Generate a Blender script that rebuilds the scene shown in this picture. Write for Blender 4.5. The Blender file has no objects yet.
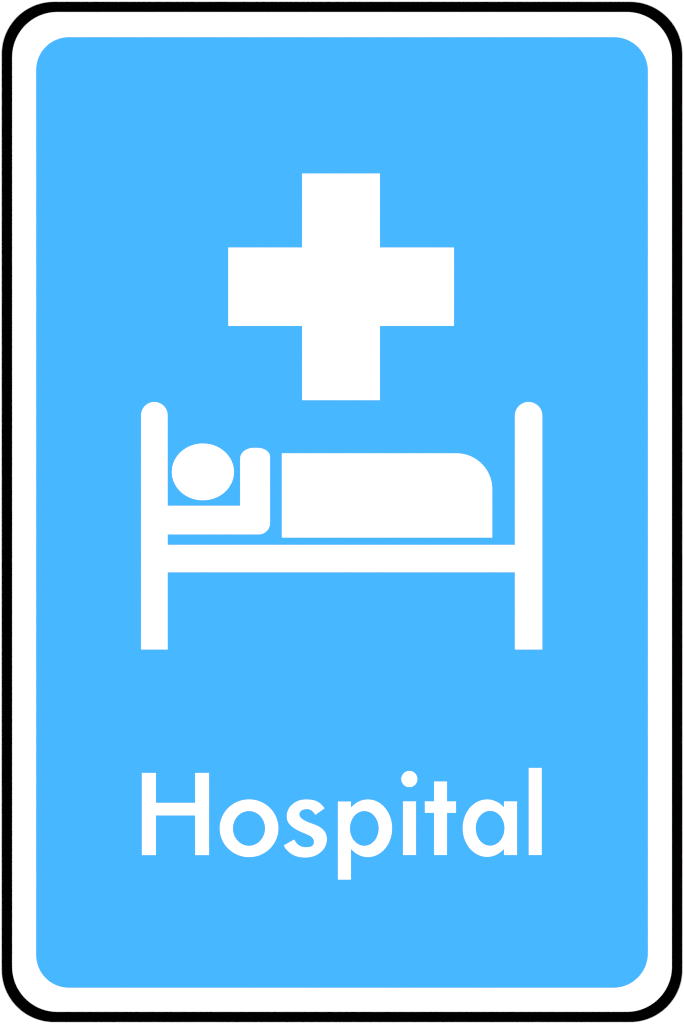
import bpy, math
from mathutils import Vector

scene = bpy.context.scene
col = scene.collection
MM = 0.001
W, H = 684.0, 1024.0           # the photograph spans 684 x 1024 mm of wall
CZ = 1.55                      # height of the sign's centre above the floor (m)

# ------------------------------------------------------------------ outlines
# All outlines are drawn on the face of the sign in millimetres, x to the
# right and y downwards from the top left corner of the measured field.

def arc(cx, cy, rx, ry, a0, a1, n=24):
    """Points of an elliptical arc; angles in degrees, y downwards."""
    return [(cx + rx * math.cos(math.radians(a0 + (a1 - a0) * i / n)),
             cy + ry * math.sin(math.radians(a0 + (a1 - a0) * i / n))) for i in range(n + 1)]

def ellipse(x0, x1, y0, y1, n=96):
    return arc((x0 + x1) / 2, (y0 + y1) / 2, (x1 - x0) / 2, (y1 - y0) / 2, 0, 360 - 360 / n, n - 1)

def rect(x0, x1, y0, y1):
    return [(x0, y0), (x1, y0), (x1, y1), (x0, y1)]

def rounded(x0, x1, y0, y1, r, n=32, tr=None, br=None):
    tr, br = tr or r, br or r
    return (arc(x0 + r, y0 + r, r, r, 180, 270, n) + arc(x1 - tr, y0 + tr, tr, tr, 270, 360, n)
            + arc(x1 - br, y1 - br, br, br, 0, 90, n) + arc(x0 + r, y1 - r, r, r, 90, 180, n))

def smooth(pts, n=8):
    """Catmull-Rom through an open run of points, keeping both ends."""
    p = [pts[0]] + list(pts) + [pts[-1]]
    out = []
    for i in range(1, len(p) - 2):
        a, b, c, d = p[i - 1], p[i], p[i + 1], p[i + 2]
        for k in range(n):
            t = k / n
            out.append(tuple(0.5 * (2 * b[j] + (c[j] - a[j]) * t
                             + (2 * a[j] - 5 * b[j] + 4 * c[j] - d[j]) * t * t
                             + (3 * b[j] - a[j] - 3 * c[j] + d[j]) * t ** 3) for j in (0, 1)))
    out.append(pts[-1])
    return out

def inset(pts, d):
    """Move a closed outline inwards by d mm (outwards when d is negative)."""
    clean = [p for i, p in enumerate(pts) if math.dist(p, pts[i - 1]) > 1e-6]
    n = len(clean)
    area = sum(clean[i - 1][0] * clean[i][1] - clean[i][0] * clean[i - 1][1] for i in range(n))
    s = 1 if area > 0 else -1
    out = []
    for i in range(n):
        a, b, c = clean[i - 1], clean[i], clean[(i + 1) % n]
        l1, l2 = math.dist(a, b), math.dist(b, c)
        n1 = (-(b[1] - a[1]) / l1 * s, (b[0] - a[0]) / l1 * s)
        n2 = (-(c[1] - b[1]) / l2 * s, (c[0] - b[0]) / l2 * s)
        k = d / max(0.3, 1 + n1[0] * n2[0] + n1[1] * n2[1])
        out.append((b[0] + (n1[0] + n2[0]) * k, b[1] + (n1[1] + n2[1]) * k))
    return out

# ------------------------------------------------------------------ materials
def material(name, base, rough, spec, grain=0.0, bump=0.0, grain_scale=900.0):
    m = bpy.data.materials.new(name)
    m.use_nodes = True
    nt = m.node_tree
    b = nt.nodes['Principled BSDF']
    b.inputs['Base Color'].default_value = (*base, 1)
    b.inputs['Roughness'].default_value = rough
    b.inputs['Specular IOR Level'].default_value = spec
    tc = nt.nodes.new('ShaderNodeTexCoord')
    nz = nt.nodes.new('ShaderNodeTexNoise')
    nz.inputs['Scale'].default_value = grain_scale
    nz.inputs['Detail'].default_value = 3
    nt.links.new(tc.outputs['Object'], nz.inputs['Vector'])
    mr = nt.nodes.new('ShaderNodeMapRange')
    mr.inputs['To Min'].default_value = rough - grain
    mr.inputs['To Max'].default_value = rough + grain
    nt.links.new(nz.outputs['Fac'], mr.inputs['Value'])
    nt.links.new(mr.outputs['Result'], b.inputs['Roughness'])
    if bump:
        bp = nt.nodes.new('ShaderNodeBump')
        bp.inputs['Strength'].default_value = bump
        bp.inputs['Distance'].default_value = 0.0005
        nt.links.new(nz.outputs['Fac'], bp.inputs['Height'])
        nt.links.new(bp.outputs['Normal'], b.inputs['Normal'])
    return m

M_WHITE = material('white enamel', (0.84, 0.84, 0.84), 0.55, 0.15, 0.05)
M_BLUE = material('sky blue vinyl film', (0.0470, 0.357, 0.83), 0.55, 0.0, 0.05)
M_BLACK = material('black edge band', (0.0001, 0.0001, 0.0001), 0.7, 0.0, 0.05)
M_WALL = material('white wall paint', (0.86, 0.86, 0.86), 0.8, 0.1, 0.05, 0.15, 220.0)

# ------------------------------------------------------------------ solids
def solid(name, outlines, z0, z1, mat, parent, bevel=0.0, label=None, trim=0.0, holes=True):
    """Closed slab standing off the wall from z0 to z1 mm; inner outlines cut holes."""
    cu = bpy.data.curves.new(name, 'CURVE')
    cu.dimensions = '2D'
    cu.fill_mode = 'BOTH'
    cu.extrude = (z1 - z0) / 2 * MM - bevel * MM
    cu.bevel_depth = bevel * MM
    cu.bevel_resolution = 1
    cu.offset = -bevel * MM
    for k, pts in enumerate(outlines):
        if trim:                       # inner outlines (after the first) are holes: they widen
            pts = inset(pts, -trim if k and holes else trim)
        sp = cu.splines.new('POLY')
        sp.points.add(len(pts) - 1)
        for q, (x, y) in zip(sp.points, pts):
            q.co = ((x - W / 2) * MM, (H / 2 - y) * MM, 0, 1)
        sp.use_cyclic_u = True
    tmp = bpy.data.objects.new('outline', cu)
    col.objects.link(tmp)
    bpy.context.view_layer.update()
    me = bpy.data.meshes.new_from_object(tmp.evaluated_get(bpy.context.evaluated_depsgraph_get()))
    bpy.data.objects.remove(tmp)
    bpy.data.curves.remove(cu)
    # curve plane (x, y, depth) -> wall plane: x right, z up, -y towards the viewer
    zc = (z0 + z1) / 2 * MM
    for v in me.vertices:
        x, y, d = v.co
        v.co = (x, -(zc + d), y)
    me.name = name
    me.materials.clear()
    me.materials.append(mat)
    for p in me.polygons:
        p.use_smooth = False
    o = bpy.data.objects.new(name, me)
    col.objects.link(o)
    o.parent = parent
    if label:
        o['label'] = label
    return o

# ------------------------------------------------------------------ the wall
import bmesh
bm = bmesh.new()
bmesh.ops.create_cube(bm, size=1.0)
for v in bm.verts:
    v.co = Vector((v.co.x * 3.6, 0.06 + v.co.y * 0.12, v.co.z * 3.1 + 1.55))
me = bpy.data.meshes.new('wall')
bm.to_mesh(me); bm.free()
me.materials.append(M_WALL)
wall = bpy.data.objects.new('wall', me)
col.objects.link(wall)
wall['kind'] = 'structure'

# ------------------------------------------------------------------ the sign
sign = bpy.data.objects.new('hospital_sign', None)
sign.empty_display_size = 0.1
sign.location = (0, 0, CZ)
col.objects.link(sign)
sign['label'] = 'blue and white hospital sign with bed symbol and black rounded border on white wall'
sign['category'] = 'sign'

OUT = rounded(1.7, 682.35, 1.7, 1022.2, 52.3)
INN = rounded(12.25, 671.83, 12.1, 1011.75, 45.0)
solid('backing_plate', [INN], 0.0, 0.9, M_WHITE, sign, label='white backing plate of the sign')
solid('border', [OUT, INN], 0.0, 1.0, M_BLACK, sign, bevel=0.0, label='black rounded border round the sign')
solid('blue_panel', [rounded(36.1, 647.95, 37.1, 987.8, 32.8, tr=33.8, br=34.5)], 0.7, 1.05, M_BLUE, sign,
      label='light blue panel with rounded corners')

Z0, Z1 = 0.95, 1.2
TRIM = 0.17
# cross
solid('cross', [[(302.05, 173.4), (380.0, 173.4), (380.0, 247.4), (454.1, 247.4), (454.1, 326.0),
                 (380.0, 326.0), (380.0, 400.3), (302.05, 400.3), (302.05, 326.0), (228.2, 326.0),
                 (228.2, 247.4), (302.05, 247.4)]], Z0, Z1, M_WHITE, sign, label='white medical cross', trim=TRIM)

# bed pictogram
def post(x0, x1, y0, y1):
    r = (x1 - x0) / 2
    return arc(x0 + r, y0 + r, r, r, 180, 360, 32) + [(x1, y1), (x0, y1)]

bed = bpy.data.objects.new('bed_symbol', None)
bed.empty_display_size = 0.05
col.objects.link(bed)
bed.parent = sign
bed['label'] = 'white pictogram of a person lying in a bed'
solid('bedpost', [post(141.0, 167.75, 401.9, 649.6)], Z0, Z1, M_WHITE, bed, label='white post at the head of the bed', trim=TRIM)
solid('bedpost', [post(514.75, 542.45, 401.9, 649.6)], Z0, Z1, M_WHITE, bed, label='white post at the foot of the bed', trim=TRIM)
solid('bed_rail', [rect(167.41, 515.09, 544.7, 572.4)], Z0, Z1, M_WHITE, bed, trim=TRIM)
solid('head', [ellipse(171.7, 234.1, 443.4, 500.4)], Z0, Z1, M_WHITE, bed, label='round white head of the patient', trim=TRIM)
arm = ([(167.41, 505.6), (240.1, 505.6)]
       + arc(254.1, 458.2, 14.0, 10.5, 180, 270, 20)
       + arc(257.1, 456.7, 13.05, 9.0, 270, 360, 20)
       + arc(258.65, 523.0, 11.5, 11.5, 0, 90, 20) + [(167.41, 534.5)])
solid('raised_arm', [arm], Z0, Z1, M_WHITE, bed, label='white shoulder and bent arm of the patient', trim=TRIM)
blanket = [(281.7, 537.7), (281.7, 453.2)] + arc(456.4, 489.2, 36.0, 36.0, 270, 360, 32) + [(492.4, 537.7)]
solid('blanket', [blanket], Z0, Z1, M_WHITE, bed, trim=TRIM)

# lettering
word = bpy.data.objects.new('lettering', None)
word.empty_display_size = 0.05
col.objects.link(word)
word.parent = sign
word['label'] = 'the word Hospital in white sans serif letters'

def letter(ch, outlines):
    return solid('letter', outlines, Z0, Z1, M_WHITE, word, label='white letter ' + ch, trim=TRIM, holes=ch != 'i')

letter('H', [[(141.75, 772.8), (156.0, 772.8), (156.0, 802.7), (195.1, 802.7), (195.1, 772.8), (209.15, 772.8),
              (209.15, 855.2), (195.1, 855.2), (195.1, 815.5), (156.0, 815.5), (156.0, 855.2), (141.75, 855.2)]])
letter('o', [ellipse(219.6, 278.5, 799.3, 857.2), ellipse(233.0, 264.95, 811.1, 845.7)])

s_out = [(610, 182), (590, 155), (550, 115), (500, 84), (440, 66), (375, 60), (310, 63), (250, 78), (190, 110),
         (140, 155), (108, 210), (93, 265), (93, 315), (105, 362), (135, 405), (180, 445), (240, 482), (310, 515),
         (370, 540), (420, 566), (452, 600), (463, 640), (455, 678), (430, 701), (390, 711), (340, 713),
         (290, 703), (245, 676), (215, 642), (195, 607)]
s_in = [(52, 688), (70, 725), (110, 770), (160, 809), (220, 838), (290, 852), (355, 856), (430, 847), (500, 822),
        (560, 780), (605, 730), (632, 670), (642, 610), (636, 555), (615, 505), (575, 460), (520, 424), (450, 395),
        (380, 368), (320, 338), (285, 309), (268, 278), (269, 248), (285, 221), (320, 201), (370, 194),
        (415, 203), (450, 229), (485, 273)]
letter('s', [[(280 + x / 13.68, 795 + y / 13.68) for x, y in smooth(s_out) + smooth(s_in)]])

def bowl(cx, cy, a, b, x):
    """Angle at which the ellipse meets the upright edge x."""
    return math.degrees(math.acos((x - cx) / a))

t = bowl(367.9, 828.25, 24.3, 28.9, 351.05)
letter('p', [[(337.8, 879.7), (337.8, 801.45), (351.05, 801.45)]
             + arc(367.9, 828.25, 24.3, 28.9, -t, t, 64) + [(351.05, 879.7)],
             ellipse(350.0, 378.6, 811.1, 845.7)])
letter('i', [rect(402.9, 416.1, 801.3, 855.1), ellipse(401.2, 417.5, 770.85, 787.25, 64)])
letter('t', [[(434.0, 781.4), (447.1, 781.4), (447.1, 801.3), (456.1, 801.3), (456.1, 812.9), (447.1, 812.9),
              (447.1, 855.1), (434.0, 855.1), (434.0, 812.9), (424.7, 812.9), (424.7, 801.3), (434.0, 801.3)]])
t = bowl(487.1, 828.15, 24.5, 28.8, 503.9)
letter('a', [[(503.9, 855.1), (517.1, 855.1), (517.1, 801.3), (503.9, 801.3)]
             + arc(487.1, 828.15, 24.5, 28.8, -t, -360 + t, 64),
             ellipse(475.8, 504.4, 810.9, 845.6)])
letter('l', [rect(528.6, 541.8, 767.8, 855.1)])

# ------------------------------------------------------------------ light
world = bpy.data.worlds.new('World')
scene.world = world
world.use_nodes = True
bg = world.node_tree.nodes['Background']
bg.inputs['Color'].default_value = (1, 1, 1, 1)
bg.inputs['Strength'].default_value = 0.95

def softbox(x, z, power):
    li = bpy.data.lights.new('softbox', 'AREA')
    li.shape = 'RECTANGLE'
    li.size = 2.6
    li.size_y = 3.2
    li.energy = power
    o = bpy.data.objects.new('softbox', li)
    col.objects.link(o)
    o.location = (x, -4.2, z)
    d = Vector((0, 0, CZ)) - o.location
    o.rotation_euler = d.to_track_quat('-Z', 'Y').to_euler()

softbox(-3.6, CZ + 0.15, 85)
softbox(3.6, CZ + 0.15, 85)

# ------------------------------------------------------------------ camera
cam = bpy.data.cameras.new('camera')
cam.sensor_fit = 'VERTICAL'
cam.sensor_height = 24.0
cam.lens = 70.0
cam.clip_end = 100
co = bpy.data.objects.new('camera', cam)
col.objects.link(co)
co.location = (0, -(H * MM * cam.lens / cam.sensor_height) - 1.1 * MM, CZ)
co.rotation_euler = (math.radians(90), 0, 0)
scene.camera = co

scene.view_settings.view_transform = 'Standard'
scene.view_settings.look = 'None'
scene.view_settings.exposure = 0.0
scene.view_settings.gamma = 1.0
scene.cycles.filter_width = 1.2
